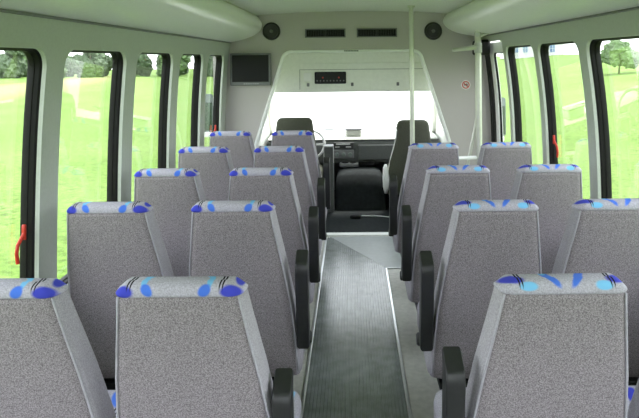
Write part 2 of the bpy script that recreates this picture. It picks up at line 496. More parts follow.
# two halves and a lintel keep the faces simple
def prism(bm, poly, ya, yb):
    a = [bm.verts.new((x, ya, z)) for x, z in poly]; b = [bm.verts.new((x, yb, z)) for x, z in poly]
    bm.faces.new(a); bm.faces.new(list(reversed(b)))
    n = len(poly)
    for i in range(n): bm.faces.new((a[i], b[i], b[(i + 1) % n], a[(i + 1) % n]))
tl = op[:half]; tr = op[half:]
prism(bm, [(-1.25, 0.0)] + [(x, z) for x, z in tl] + [(tl[-1][0], 2.12), (-1.25, 2.12)], YB, YB + 0.09)
prism(bm, [(tr[0][0], 2.12)] + [(x, z) for x, z in tr] + [(1.25, 0.0), (1.25, 2.12)], YB, YB + 0.09)
prism(bm, [(tl[-1][0], 2.12), tl[-1], tr[0], (tr[0][0], 2.12)], YB, YB + 0.09)
bmesh.ops.remove_doubles(bm, verts=bm.verts, dist=1e-5)
tag(obj('wall_front', bm, M['bulk']), kind='structure')
# pale moulding round the opening
bm = bmesh.new()
i0, i1 = opening(-0.022), opening(0.004)
rings = [[(x, YB - 0.001, z) for x, z in i0], [(x, YB - 0.012, z) for x, z in opening(-0.016)], [(x, YB - 0.012, z) for x, z in opening(-0.002)],
         [(x, YB + 0.0, z) for x, z in i1], [(x, YB + 0.11, z) for x, z in i1], [(x, YB + 0.11, z) for x, z in i0]]
loft(bm, rings, 0, False, False, close=False)
tag(obj('trim_%d' % k, bm, M['white_trim'], smooth=True, angle=0.7), kind='structure'); k += 1

# back wall with a wide rear window (behind the camera)
bm = bmesh.new()
bay = (-1.25, 1.25, 0.0, 2.12); win = (-0.95, 0.95, 0.75, 1.75)
P = bay_points(*bay); Q = hole_points(P, bay, win, 0.08)
loft(bm, [[(p[0], Y0, p[1]) for p in P], [(q[0], Y0, q[1]) for q in Q], [(q[0], Y0 - 0.05, q[1]) for q in Q]], 0, False, False)
tag(obj('wall_back', bm, M['panel']), kind='structure')
bm = bmesh.new()
box(bm, (-0.96, Y0 - 0.04, 0.74), (0.96, Y0 - 0.036, 1.76))
w = tag(obj('window_14', bm, M['glass']), kind='structure')

# ------------------------------------------------------------------ passenger seats
HW = [(0.33, 0.236), (0.5, 0.228), (0.65, 0.214), (0.81, 0.188), (0.95, 0.162), (1.06, 0.146)]      # aisle-ward side flares
HB = [(0.33, 0.198), (0.5, 0.197), (0.65, 0.19), (0.81, 0.178), (0.95, 0.16), (1.06, 0.146)]       # window-ward side hardly
def y_rear(z): return 0.17 * (1.07 - z) / 0.74 + 0.012 * math.sin(PI * (1.07 - z) / 0.74)
TH = [(0.33, 0.13), (0.6, 0.12), (0.85, 0.10), (1.0, 0.082), (1.07, 0.07)]
FL = [1]
def half(z, sx): return interp(HW if sx * FL[0] > 0 else HB, z)
def shape_ring(z, g, t, n=4):
    """rounded outline of the back at height z, wider towards its front face"""
    hm = 0.146
    out = []
    for x, y in rrect(hm + g, t + g, min(0.026, (t + g) * 0.7), n):
        h = half(z, x); wid = interp([(0.33, 0.0), (0.6, 0.006), (1.06, 0.013)], z) * (1 if x * FL[0] > 0 else 0.7)
        e = abs(x) - (hm - 0.03)
        k = x / hm * h if abs(x) < hm - 0.03 else math.copysign((hm - 0.03) / hm * h + e / (0.03 + g) * (h + g - (hm - 0.03) / hm * h), x)
        out.append((k + math.copysign(wid * (y / t + 1) / 2, x), y))
    return out
def back_ring(z, grow=0.0, dz=0.0):
    t = interp(TH, z) / 2
    yc = y_rear(z) + t
    return [(x, yc + y, z + dz) for x, y in shape_ring(z, grow, t)]
ZS = [0.33, 0.34, 0.42, 0.5, 0.58, 0.66, 0.74, 0.82, 0.9, 0.97, 1.02, 1.037]
def seat_parts(root, aisle, cap, flare):
    FL[0] = flare
    # backrest: tweed rear panel, smoother flanks
    bm = bmesh.new()
    rings = [back_ring(z, -0.012 if i == 0 else 0) for i, z in enumerate(ZS)]
    vr, fs = loft(bm, rings, 0, True, True)
    bm.normal_update()
    for f in fs:
        if len(f.verts) == 4:
            c = f.calc_center_median()
            t = interp(TH, c.z)
            if c.y - y_rear(c.z) > 0.008: f.material_index = 1
    b = obj('backrest', bm, [M['tweed'], M['flank']], root, smooth=True)
    # piping seam along both rear edges, pale colour imitating window light caught there
    for s in (-1, 1):
        bm = bmesh.new()
        pts = []
        for i in range(13):
            z = 0.36 + (1.035 - 0.36) * i / 12
            pts.append((s * (half(z, s) - 0.004), y_rear(z) + 0.007, z))
        tube(bm, pts, 0.0032, 6)
        obj('piping', bm, M['piping'], b, smooth=True)
    # patterned top
    bm = bmesh.new()
    rr = []
    zt = 1.037
    for dz, g in ((0, 0.001), (0.006, 0.002), (0.018, 0.002), (0.028, -0.001), (0.035, -0.007), (0.039, -0.016), (0.0405, -0.026)):
        h = 0.149 + g; t = interp(TH, zt) / 2
        pts = shape_ring(zt, g, t, 5)
        yc = y_rear(zt) + t - dz * 0.2
        rr.append([(x, yc + y, zt + dz - 0.024 * min(1, abs(x) / 0.15) ** 6 * (dz / 0.04)) for x, y in pts])
    vr, fs = loft(bm, rr, 0, True, True)
    uvl = bm.loops.layers.uv.new('UVMap')
    hh = 0.15
    for f in bm.faces:
        for l in f.loops:
            p = l.vert.co
            u = p.x / hh
            v = (p.z - zt) / 0.04 * 0.5 + max(0, (p.y - y_rear(zt)) / 0.075) * 0.55
            l[uvl].uv = (u, v)
    obj('top_panel', bm, M[cap], root, smooth=True)
    # cushion
    bm = bmesh.new()
    rings = []
    for z, g in ((0.325, -0.02), (0.335, -0.004), (0.36, 0.0), (0.43, 0.0), (0.455, -0.006), (0.468, -0.02), (0.474, -0.045)):
        pts = rrect(0.224 + g, 0.225 + g, 0.05 + min(0, g) * 0.5, 5)
        rings.append([(x + FL[0] * 0.018, 0.425 + y, z + 0.012 * (y / 0.24)) for x, y in pts])
    vr, fs = loft(bm, rings, 0, True, True)
    uvl = bm.loops.layers.uv.new('UVMap')
    for f in bm.faces:
        if f.calc_center_median().z < 0.43: f.material_index = 1
        for l in f.loops:
            p = l.vert.co; l[uvl].uv = (p.x / 0.24, (p.y - 0.2) / 0.45)
    obj('cushion', bm, [M['cushion'], M['flank']], root, smooth=True)
    # frame and legs
    bm = bmesh.new()
    box(bm, (-0.2, 0.16, 0.285), (0.2, 0.2, 0.324), 0.006); box(bm, (-0.2, 0.54, 0.285), (0.2, 0.58, 0.324), 0.006)
    box(bm, (-0.2, 0.16, 0.285), (-0.17, 0.58, 0.324), 0.006); box(bm, (0.17, 0.16, 0.285), (0.2, 0.58, 0.324), 0.006)
    obj('seat_frame', bm, M['dark_metal'], root)
    for s in (-1, 1):
        bm = bmesh.new()
        box(bm, (s * 0.1 - 0.02, 0.33, 0.012), (s * 0.1 + 0.02, 0.41, 0.3), 0.006)
        box(bm, (s * 0.1 - 0.03, 0.2, 0.0), (s * 0.1 + 0.03, 0.54, 0.016), 0.005)
        box(bm, (s * 0.1 - 0.02, 0.18, 0.275), (s * 0.1 + 0.02, 0.56, 0.292), 0.004)
        obj('leg', bm, M['dark_metal'], root)
    if aisle:
        s = aisle
        bm = bmesh.new()
        xc = s * 0.255
        rings = []
        pr = [(0.465, 0.0, 0.8), (0.475, 0.0, 1), (0.6, -0.03, 1), (0.76, -0.055, 1), (0.80, -0.06, 1), (0.832, -0.056, 1), (0.838, -0.055, 0.9)]
        for z, dy, g in pr:
            pts = rrect(0.0245 * g, 0.036 * g, 0.006 * g, 3)
            slope = 0.018 if z > 0.79 else 0
            rings.append([(xc + x, 0.16 + dy + y, z + slope * (y / 0.036)) for x, y in pts])
        loft(bm, rings, 0, True, True)
        a = obj('armrest', bm, M['black_plastic'], root, smooth=True, angle=0.7)
        bm = bmesh.new()
        disc(bm, (s * 0.258, 0.31, 0.43), 0.026, 'x', 0.036, 18, 0, 0.006)
        obj('pivot_knob', bm, M['black_plastic'], root, smooth=True, angle=0.6)

protos = {}
def bus_seat(x, y, side, cap, label, group, flare=1):
    key = (side, cap, flare)
    if key not in protos:
        r = empty('bus_seat', (x, y, 0), label, 'seat', group)
        seat_parts(r, side, cap, flare)
        protos[key] = r
    else:
        r = copy_tree(protos[key])
        r.location = (x, y, 0); tag(r, label, 'seat', group)
    return r
ROWL = [1.425, 2.23, 2.93, 3.68, 4.50]
ROWR = [1.42, 2.2, 2.94, 3.75]
ordn = ['nearest to the camera', 'second from the camera', 'third from the camera', 'fourth from the camera', 'fifth and farthest from the camera']
ordr = ['nearest to the camera', 'second from the camera', 'third from the camera', 'fourth and farthest from the camera']
for i, y in enumerate(ROWL):
    st = bus_seat(-0.424 if i == 0 else -0.458, y, 1, 'cap_a', 'grey tweed aisle seat left of the ribbed mat, %s' % ordn[i], 'aisle seats on the left')
    if i == 0: first_seat = st
for i, y in enumerate(ROWL):
    bus_seat(-0.872 if i == 0 else -0.926, y, 0, 'cap_a', 'grey tweed window seat by the left wall, %s' % ordn[i], 'window seats on the left')
for i, y in enumerate(ROWR):
    bus_seat((0.505, 0.534, 0.524, 0.512)[i], y, -1, 'cap_b', 'grey tweed aisle seat right of the ribbed mat, %s' % ordr[i], 'aisle seats on the right', -1)
for i, y in enumerate(ROWR):
    bus_seat((0.958, 0.985, 0.978, 0.972)[i], y, 0, 'cap_b', 'grey tweed window seat by the right wall, %s' % ordr[i], 'window seats on the right', -1)

for ch in first_seat.children:          # its armrest is folded a little lower than the others
    if ch.name.startswith('armrest'): ch.location = (-0.018, 0.02, -0.065)
# ------------------------------------------------------------------ bulkhead fittings
def speaker(x, z, label):
    root = empty('speaker', (x, YB, z), label, 'speaker', 'round speakers on the front bulkhead')
    bm = bmesh.new(); ring_torus(bm, (0, -0.006, 0), 0.07, 0.011, 'y', 32, 8)
    disc(bm, (0, -0.004, 0), 0.072, 'y', 0.007, 32)
    obj('bezel', bm, M['black_plastic'], root, smooth=True, angle=0.6)
    bm = bmesh.new()
    prof = [(0.060, -0.010), (0.045, -0.008), (0.022, -0.0075)]
    rings = [[(r * math.cos(2 * PI * i / 28), y, r * math.sin(2 * PI * i / 28)) for i in range(28)] for r, y in prof]
    loft(bm, rings, 0, False, False)
    obj('cone', bm, M['black_plastic'], root, smooth=True)
    bm = bmesh.new(); disc(bm, (0, -0.012, 0), 0.016, 'y', 0.014, 18, 0, 0.004)
    obj('dust_cap', bm, M['grey_plastic'], root, smooth=True)
speaker(-0.722, 1.866, 'round black speaker on the grey bulkhead above the small screen')
speaker(0.733, 1.853, 'round black speaker on the grey bulkhead right of the ceiling pole')

def vent(x0, x1, z0, z1, label):
    root = empty('air_vent', ((x0 + x1) / 2, YB, (z0 + z1) / 2), label, 'air vent', 'air vents over the cab opening')
    hx, hz = (x1 - x0) / 2, (z1 - z0) / 2
    bm = bmesh.new()
    box(bm, (-hx, -0.012, hz - 0.01), (hx, 0, hz), 0.002); box(bm, (-hx, -0.012, -hz), (hx, 0, -hz + 0.01), 0.002)
    box(bm, (-hx, -0.012, -hz), (-hx + 0.01, 0, hz), 0.002); box(bm, (hx - 0.01, -0.012, -hz), (hx, 0, hz), 0.002)
    obj('vent_frame', bm, M['grey_plastic'], root)
    bm = bmesh.new(); box(bm, (-hx + 0.008, -0.003, -hz + 0.008), (hx - 0.008, 0.0, hz - 0.008))
    obj('backing', bm, M['rubber'], root)
    bm = bmesh.new()
    nn = 24
    for i in range(1, nn):
        x = -hx + 2 * hx * i / nn
        box(bm, (x - 0.002, -0.010, -hz + 0.01), (x + 0.002, -0.002, hz - 0.01))
    box(bm, (-0.008, -0.0115, -hz + 0.01), (0.008, -0.002, hz - 0.01))
    obj('slats', bm, M['black_plastic'], root)
vent(-0.42, -0.055, 1.803, 1.884, 'black slotted air vent over the cab opening, beside the left speaker')
vent(0.045, 0.408, 1.803, 1.884, 'black slotted air vent over the cab opening, beside the ceiling pole')

def monitor():
    root = empty('monitor', (-0.908, YB, 1.525), 'small dark flat screen mounted on the grey bulkhead by the left wall', 'screen')
    bm = bmesh.new(); box(bm, (-0.182, -0.045, -0.145), (0.182, 0, 0.145), 0.008)
    obj('housing', bm, M['grey_plastic'], root)
    bm = bmesh.new(); box(bm, (-0.163, -0.049, -0.112), (0.163, -0.0445, 0.128), 0.002)
    obj('display', bm, M['screen'], root)
    bm = bmesh.new()
    for i in range(7): box(bm, (-0.06 + i * 0.02, -0.048, -0.132), (-0.048 + i * 0.02, -0.044, -0.126))
    obj('buttons', bm, M['light_plastic'], root)
monitor()

def sticker():
    root = empty('warning_sticker', (1.022, YB, 1.366), 'round white no smoking sticker with red ring on bulkhead', 'sticker')
    bm = bmesh.new(); disc(bm, (0, -0.001, 0), 0.042, 'y', 0.002, 28)
    obj('disc', bm, M['white_vinyl'], root)
    bm = bmesh.new(); ring_torus(bm, (0, -0.0025, 0), 0.03, 0.0045, 'y', 28, 6)
    tube(bm, [(-0.02, -0.0025, 0.02), (0.02, -0.0025, -0.02)], 0.004, 6)
    obj('red_ring', bm, M['red'], root)
    bm = bmesh.new(); box(bm, (-0.017, -0.004, -0.005), (0.017, -0.0015, 0.004)); box(bm, (0.006, -0.004, 0.004), (0.012, -0.0015, 0.016))
    obj('cigarette', bm, M['rubber'], root)
sticker()

bm = bmesh.new(); box(bm, (-0.072, YB - 0.016, 1.675), (0.06, YB - 0.0125, 1.69), 0.001)
for i in range(9): box(bm, (-0.066 + i * 0.014, YB - 0.0175, 1.679), (-0.058 + i * 0.014, YB - 0.0155, 1.686), 0, 1)
tag(obj('name_plate', bm, [M['light_plastic'], M['rubber']]), 'tiny dark plate at the top middle of the cab opening', 'plate')

# ------------------------------------------------------------------ grab poles beside the entrance
XP, YP = 0.475, 4.78
def rails():
    root = empty('ceiling_pole', (XP, YP, 0.0045), 'pale vertical grab pole from floor to ceiling beside the aisle', 'pole')
    bm = bmesh.new(); tube(bm, [(0, 0, 0.004), (0, 0, ZC + 0.005)], 0.019, 16)
    obj('tube', bm, M['pole'], root, smooth=True, angle=0.8)
    bm = bmesh.new(); disc(bm, (0, 0, 0.008), 0.04, 'z', 0.016, 20, 0, 0.004); obj('floor_flange', bm, M['pole'], root, smooth=True, angle=0.6)
    bm = bmesh.new(); disc(bm, (0, 0, ZC + 0.0), 0.03, 'z', 0.03, 20, 0, 0.004); obj('ceiling_flange', bm, M['pole'], root, smooth=True, angle=0.6)
    x2, y2 = 1.03, 4.9
    root = empty('guard_rail', (x2, y2, 0.0045), 'pale tubular guard rail with upright post and slanted brace before the entrance door', 'hand rail')
    bm = bmesh.new(); tube(bm, [(0, 0, 0), (0, 0, 1.82)], 0.026, 16); obj('post', bm, M['pole'], root, smooth=True, angle=0.8)
    bm = bmesh.new(); tube(bm, [(-0.02, 0.0, 0.79), (-0.17, -0.03, 0.79), (XP - x2 + 0.02, YP - y2, 0.79)], 0.015, 12); obj('crossbar', bm, M['white_trim'], root, smooth=True, angle=0.8)
    bm = bmesh.new(); tube(bm, [(-0.005, 0.03, 1.12), (-0.075, 0.03, 0.79), (-0.13, 0.03, 0.5)], 0.013, 12); obj('brace', bm, M['pole'], root, smooth=True, angle=0.8)
    bm = bmesh.new(); disc(bm, (0, 0, 0.008), 0.042, 'z', 0.016, 20, 0, 0.004); obj('floor_flange', bm, M['pole'], root, smooth=True, angle=0.6)
    bm = bmesh.new()
    disc(bm, (0, 0, 1.685), 0.032, 'z', 0.085, 18, 0, 0.006); disc(bm, (0, 0, 1.79), 0.027, 'z', 0.04, 18, 0, 0.005)
    cl = obj('clamp', bm, M['light_plastic'], root, smooth=True, angle=0.6)
    bm = bmesh.new(); tube(bm, [(-0.02, -0.01, 1.69), (-0.08, -0.02, 1.682), (-0.2, -0.03, 1.668), (-0.215, -0.03, 1.667)], 0.012, 10, 0, True, [0.022, 0.019, 0.015, 0.012])
    obj('lever', bm, M['pole'], root, smooth=True, angle=0.8)
    bm = bmesh.new(); tube(bm, [(0.01, 0, 1.78), (0.1, -0.02, 1.815)], 0.014, 10); obj('bracket', bm, M['pole'], root, smooth=True, angle=0.8)
rails()
bm = bmesh.new(); box(bm, (1.06, 5.02, 1.63), (1.16, 5.3, 1.76), 0.02); disc(bm, (1.055, 5.05, 1.69), 0.025, 'x', 0.03, 16)
tag(obj('door_operator', bm, M['rubber']), 'black door mechanism box under the duct beside the entrance door', 'door opener')

# ------------------------------------------------------------------ driver's cab
bm = bmesh.new(); box(bm, (-1.05, YB + 0.12, -0.06), (1.05, 7.5, -0.002))
tag(obj('floor_cab', bm, M['cab_floor']), kind='structure')
bm = bmesh.new(); box(bm, (-1.05, YB + 0.08, 1.70), (1.05, 6.85, 1.76))
tag(obj('ceiling_cab', bm, M['cream']), kind='structure')
def cab_wall(name, s, n):
    bm = bmesh.new()
    # polygon with a door window opening, in the y-z plane
    bay = (YB + 0.09, 7.55, -0.05, 1.76); win = (5.75, 6.95, 0.82, 1.5)
    P = bay_points(*bay); Q = hole_points(P, bay, win, 0.1)
    fx = lambda y, z: s * (1.0 - 0.05 * max(0, z - 0.8))
    loft(bm, [[(fx(*p), *p) for p in P], [(fx(*q), *q) for q in Q], [(fx(*q) + s * 0.05, *q) for q in Q]], 0, False, False)
    w = tag(obj(name, bm, M['cream']), kind='structure')
    bm = bmesh.new()
    v = [bm.verts.new((s * (1.03 - 0.05 * max(0, z - 0.8)), y, z)) for y, z in ((5.74, 0.81), (6.96, 0.81), (6.96, 1.51), (5.74, 1.51))]
    bm.faces.new(v)
    tag(obj('window_%d' % n, bm, M['glass']), kind='structure')
cab_wall('wall_cab_left', -1, 15); cab_wall('wall_cab_right', 1, 16)
# windshield
bm = bmesh.new()
rows = []
for t in range(7):
    f = t / 6; row = []
    for i in range(17):
        u = -1 + i / 8
        y = 7.42 - 0.62 * f - 0.12 * u * u; z = 0.70 + 0.78 * f
        row.append(bm.verts.new((u * 0.96, y, z)))
    rows.append(row)
for a, b in zip(rows, rows[1:]):
    for i in range(16): bm.faces.new((a[i], a[i + 1], b[i + 1], b[i]))
tag(obj('window_17', bm, M['glass'], smooth=True), kind='structure')
for s, nm in ((-1, 'a'), (1, 'b')):
    bm = bmesh.new(); tube(bm, [(s * 0.985, 7.3, 0.66), (s * 0.975, 7.0, 1.1), (s * 0.96, 6.68, 1.5), (s * 0.95, 6.5, 1.72)], 0.035, 10)
    tag(obj('trim_%d' % k, bm, M['cream'], smooth=True), kind='structure'); k += 1
bm = bmesh.new(); box(bm, (-1.0, 6.6, 1.44), (1.0, 6.85, 1.72), 0.03)
tag(obj('trim_%d' % k, bm, M['cream']), kind='structure'); k += 1
# firewall below the windshield and white hood outside
bm = bmesh.new(); box(bm, (-1.03, 7.42, -0.05), (1.03, 7.5, 0.70))
tag(obj('wall_cab_front', bm, M['dash']), kind='structure')
bm = bmesh.new()
rings = []
for y, z, h in ((7.5, 0.70, 1.0), (7.8, 0.71, 0.95), (8.2, 0.67, 0.9), (8.45, 0.58, 0.86), (8.5, 0.4, 0.85), (8.5, -0.3, 0.85)):
    rings.append([(h * (-1 + i / 6), y, z - 0.06 * (abs(-1 + i / 6)) ** 3) for i in range(13)])
loft(bm, rings, 0, False, False, close=False)
tag(obj('hood', bm, M['hood_paint'], smooth=True), 'white vehicle hood seen just beyond the windshield', 'hood')
bm = bmesh.new()
tube(bm, [(-0.45, 7.44, 0.735), (-0.1, 7.47, 0.745), (0.0, 7.47, 0.745)], 0.008, 6)
tag(obj('wiper', bm, M['rubber']), 'dark wiper arm along the bottom of the windshield, left half', 'wiper', 'windshield wipers')
bm = bmesh.new()
tube(bm, [(0.32, 7.44, 0.75), (0.75, 7.4, 0.765)], 0.008, 6)
tag(obj('wiper', bm, M['rubber']), 'dark wiper arm along the bottom of the windshield, right half', 'wiper', 'windshield wipers')

# overhead console
def console():
    root = empty('overhead_console', (0, 6.0, 1.28), 'cream overhead console above the windshield with a black switch display', 'overhead console')
    bm = bmesh.new()
    prism(bm, [(-0.80, 0.0), (-0.66, 0.419), (0.70, 0.419), (0.83, 0.0)], 0.0, 0.62)
    obj('body', bm, M['cream'], root)
    bm = bmesh.new()
    box(bm, (-0.53, -0.010, 0.02), (0.74, 0.002, 0.29), 0.006)
    f = obj('face_panel', bm, M['cream'], root)
    bm = bmesh.new()
    box(bm, (-0.525, -0.0125, 0.225), (0.735, -0.0095, 0.229)); box(bm, (-0.525, -0.0125, 0.03), (-0.521, -0.0095, 0.226))
    obj('groove', bm, M['grey_plastic'], f)
    bm = bmesh.new(); box(bm, (-0.375, -0.024, 0.085), (-0.06, -0.009, 0.205), 0.01)
    d = obj('display', bm, M['screen'], root)
    bm = bmesh.new()
    for x in (-0.30, -0.14): box(bm, (x, -0.0255, 0.14), (x + 0.014, -0.0235, 0.154))
    obj('warning_light', bm, M['red'], d)
    bm = bmesh.new()
    for i in range(9): box(bm, (-0.355 + 0.033 * i, -0.0255, 0.11), (-0.343 + 0.033 * i, -0.0235, 0.122))
    obj('button', bm, M['grey_plastic'], d)
    bm = bmesh.new(); box(bm, (-0.485, -0.02, 0.11), (-0.405, -0.009, 0.195), 0.006)
    obj('switch_plate', bm, M['white_trim'], root)
    for x in (-0.44, 0.0, 0.455):
        bm = bmesh.new(); box(bm, (x - 0.013, -0.022, 0.06), (x + 0.013, -0.009, 0.095), 0.004)
        obj('latch', bm, M['grey_plastic'], root)
console()

# dashboard
def dashboard():
    root = empty('dashboard', (0, 6.8, 0.0), 'dark grey dashboard with pale top below the bright windshield', 'dashboard')
    bm = bmesh.new()
    pr = [(0.0, 0.44), (-0.02, 0.52), (0.0, 0.66), (0.03, 0.69), (0.1, 0.7), (0.6, 0.68), (0.6, 0.44)]
    rings = [[(x, y, z) for y, z in pr] for x in (-0.98, -0.3, 0.4, 0.98)]
    loft(bm, rings, 0, True, True)
    obj('body', bm, M['dash'], root, smooth=True, angle=0.5)
    bm = bmesh.new()
    pr = [(0.02, 0.69), (0.0, 0.70), (0.02, 0.715), (0.2, 0.725), (0.56, 0.72), (0.6, 0.69)]
    rings = [[(x, y, z) for y, z in pr] for x in (-0.96, -0.3, 0.4, 0.96)]
    loft(bm, rings, 0, True, True)
    obj('top_pad', bm, M['dash_top'], root, smooth=True, angle=0.6)
    bm = bmesh.new(); box(bm, (-0.08, 0.1, 0.72), (0.10, 0.3, 0.80), 0.02); obj('gauge_pod', bm, M['dash_top'], root)
    bm = bmesh.new(); box(bm, (-0.09, 0.08, 0.795), (0.11, 0.3, 0.81), 0.006); obj('pod_lid', bm, M['grey_plastic'], root)
    bm = bmesh.new(); box(bm, (-0.22, -0.03, 0.6), (0.01, 0.0, 0.67), 0.006)
    r = obj('radio', bm, M['black_plastic'], root)
    bm = bmesh.new(); box(bm, (-0.19, -0.034, 0.645), (-0.03, -0.029, 0.66)); box(bm, (-0.2, -0.034, 0.615), (-0.15, -0.029, 0.625)); box(bm, (-0.08, -0.034, 0.615), (-0.02, -0.029, 0.625))
    obj('radio_display', bm, M['light_plastic'], r)
    bm = bmesh.new(); box(bm, (-0.22, -0.04, 0.49), (0.01, 0.0, 0.585), 0.006)
    h = obj('heater_panel', bm, M['grey_plastic'], root)
    for x in (-0.18, -0.105, -0.03):
        bm = bmesh.new(); disc(bm, (x, -0.045, 0.535), 0.024, 'y', 0.022, 16, 0, 0.004); obj('knob', bm, M['mirror_shell'], h, smooth=True, angle=0.6)
    bm = bmesh.new(); box(bm, (0.06, -0.03, 0.47), (0.6, 0.0, 0.64), 0.01); obj('glove_box_door', bm, M['dash'], root)
    bm = bmesh.new(); box(bm, (-0.15, -0.09, 0.40), (0.06, 0.02, 0.445), 0.012)
    t = obj('cup_tray', bm, M['grey_plastic'], root)
    bm = bmesh.new(); disc(bm, (-0.09, -0.05, 0.446), 0.035, 'z', 0.006, 18); disc(bm, (0.0, -0.05, 0.446), 0.035, 'z', 0.006, 18); obj('cup_hole', bm, M['rubber'], t)
    bm = bmesh.new(); box(bm, (0.07, -0.04, 0.41), (0.24, 0.0, 0.455), 0.006)
    obj('lower_vent', bm, M['rubber'], root)
dashboard()

# engine cover between the front seats
def engine_cover():
    root = empty('engine_cover', (0.075, 6.4, 0), 'black engine cover rising between the two cab seats', 'engine cover')
    bm = bmesh.new()
    rings = []
    for y, z, h in ((0.0, 0.0, 0.272), (0.05, 0.22, 0.272), (0.1, 0.35, 0.27), (0.17, 0.385, 0.268), (0.3, 0.393, 0.265), (0.38, 0.393, 0.26)):
        row = []
        for i in range(15):
            a = PI * i / 14
            x = -h * math.copysign(abs(math.cos(a)) ** 0.35, math.cos(a)); zz = z * abs(math.sin(a)) ** 0.3
            row.append((x, y, max(zz, 0.0)))
        rings.append(row)
    loft(bm, rings, 0, False, True, close=False)
    obj('shell', bm, M['cab_floor'], root, smooth=True)
engine_cover()

# cab seats
def cab_seat(name, x, y, label, hwt, hwb, zt, white_side):
    root = empty(name, (x, y, 0), label, 'seat', None)
    bm = bmesh.new(); rings = []
    tab = [(0.2, hwb), (0.5, hwb * 0.97), (zt - 0.24, hwt * 1.13), (zt - 0.05, hwt), (zt, hwt)]
    zs = [0.2, 0.25, 0.4, 0.55, 0.7, zt - 0.2, zt - 0.1, zt - 0.05, zt - 0.02, zt - 0.005, zt]
    for z in zs:
        h = interp(tab, z); t = 0.06 + 0.025 * min(1, (zt - z) * 2)
        g = {zt - 0.05: 0, zt - 0.02: -0.012, zt - 0.005: -0.03, zt: -0.06}.get(z, 0)
        pts = rrect(h + g, t + g * 0.5, 0.035 if g > -0.05 else 0.02, 4)
        yc = 0.14 * (zt - z)
        rings.append([(px, yc + py, z) for px, py in pts])
    loft(bm, rings, 0, True, True)
    obj('backrest', bm, M['dark_fabric'], root, smooth=True, angle=1.0)
    bm = bmesh.new(); rings = []
    for z, g in ((0.26, -0.03), (0.28, 0), (0.4, 0), (0.43, -0.03)):
        rings.append([(px, 0.4 + py, z) for px, py in rrect(0.26 + g, 0.25 + g, 0.06, 4)])
    loft(bm, rings, 0, True, True)
    obj('cushion', bm, M['dark_fabric'], root, smooth=True, angle=1.0)
    bm = bmesh.new(); box(bm, (-0.2, 0.15, 0.0), (0.2, 0.6, 0.26), 0.02)
    obj('pedestal', bm, M['dark_metal'], root)
    if white_side:
        s = white_side
        bm = bmesh.new()
        rings = []
        for z, g in ((0.2, 0.5), (0.25, 0.9), (0.36, 1.0), (0.46, 0.8), (0.5, 0.4)):
            rings.append([(s * (hwb + 0.015) + px * g, 0.14 * (zt - z) + 0.01 + py * g, z) for px, py in rrect(0.03, 0.1, 0.02, 4)])
        loft(bm, rings, 0, True, True)
        f = obj('side_shield', bm, M['white_trim'], root, smooth=True); f['label'] = 'white plastic side shield'
        bm = bmesh.new(); tube(bm, [(s * (interp(tab, z) + 0.0), 0.14 * (zt - z) - 0.05, z) for z in (0.3, 0.45, 0.6, zt - 0.2, zt - 0.1)], 0.006, 6)
        obj('piping', bm, M['white_trim'], root, smooth=True)
    return root
cab_seat('driver_seat', -0.60, 6.2, 'dark fabric driver seat facing the steering wheel', 0.185, 0.25, 1.012, 0)
cab_seat('passenger_seat', 0.622, 6.2, 'dark fabric cab passenger seat with white side, right of engine cover', 0.165, 0.265, 0.975, -1)

def steering_wheel():
    root = empty('steering_wheel', (-0.475, 6.56, 0.68), 'pale grey steering wheel in front of the driver seat', 'steering wheel')
    root.rotation_euler = (math.radians(-28), 0, 0)
    bm = bmesh.new(); ring_torus(bm, (0, 0, 0), 0.165, 0.014, 'y', 36, 8); obj('rim', bm, M['light_plastic'], root, smooth=True)
    bm = bmesh.new(); disc(bm, (0, 0.01, 0), 0.06, 'y', 0.04, 20, 0, 0.01); obj('hub', bm, M['grey_plastic'], root, smooth=True, angle=0.6)
    for a in (0, 180, 270):
        bm = bmesh.new(); c, s = math.cos(math.radians(a)), math.sin(math.radians(a))
        tube(bm, [(0.05 * c, 0.01, 0.05 * s), (0.16 * c, 0, 0.16 * s)], 0.013, 8); obj('spoke', bm, M['light_plastic'], root, smooth=True)
    bm = bmesh.new(); tube(bm, [(0, 0.03, 0), (0, 0.24, 0)], 0.03, 12); obj('column', bm, M['grey_plastic'], root, smooth=True)
steering_wheel()

def switch_box():
    root = empty('switch_box', (-0.255, 6.3, 0), 'upright grey control box with pale edges beside the driver seat', 'control box')
    bm = bmesh.new(); box(bm, (-0.05, 0, 0.0), (0.05, 0.14, 0.7), 0.008); obj('box', bm, M['dash'], root)
    bm = bmesh.new()
    box(bm, (-0.052, -0.006, 0.688), (0.052, 0.0, 0.702), 0.002); box(bm, (-0.054, -0.006, 0.52), (-0.046, 0.0, 0.7), 0.002); box(bm, (0.046, -0.006, 0.52), (0.054, 0.0, 0.7), 0.002)
    obj('edge_trim', bm, M['light_plastic'], root)
switch_box()

def cord():
    root = empty('power_cord', (0.02, 6.08, 0), 'black plug on a grey cord lying on the dark cab floor', 'cord')
    bm = bmesh.new(); box(bm, (-0.055, -0.035, 0.0), (0.055, 0.03, 0.035), 0.01); obj('plug', bm, M['rubber'], root)
    bm = bmesh.new()
    tube(bm, [(0.05, 0, 0.02), (0.1, 0.03, 0.012), (0.2, 0.035, 0.008), (0.3, 0.01, 0.008), (0.4, -0.03, 0.008), (0.5, -0.03, 0.008)], 0.0055, 8)
    obj('cable', bm, M['light_plastic'], root, smooth=True)
cord()

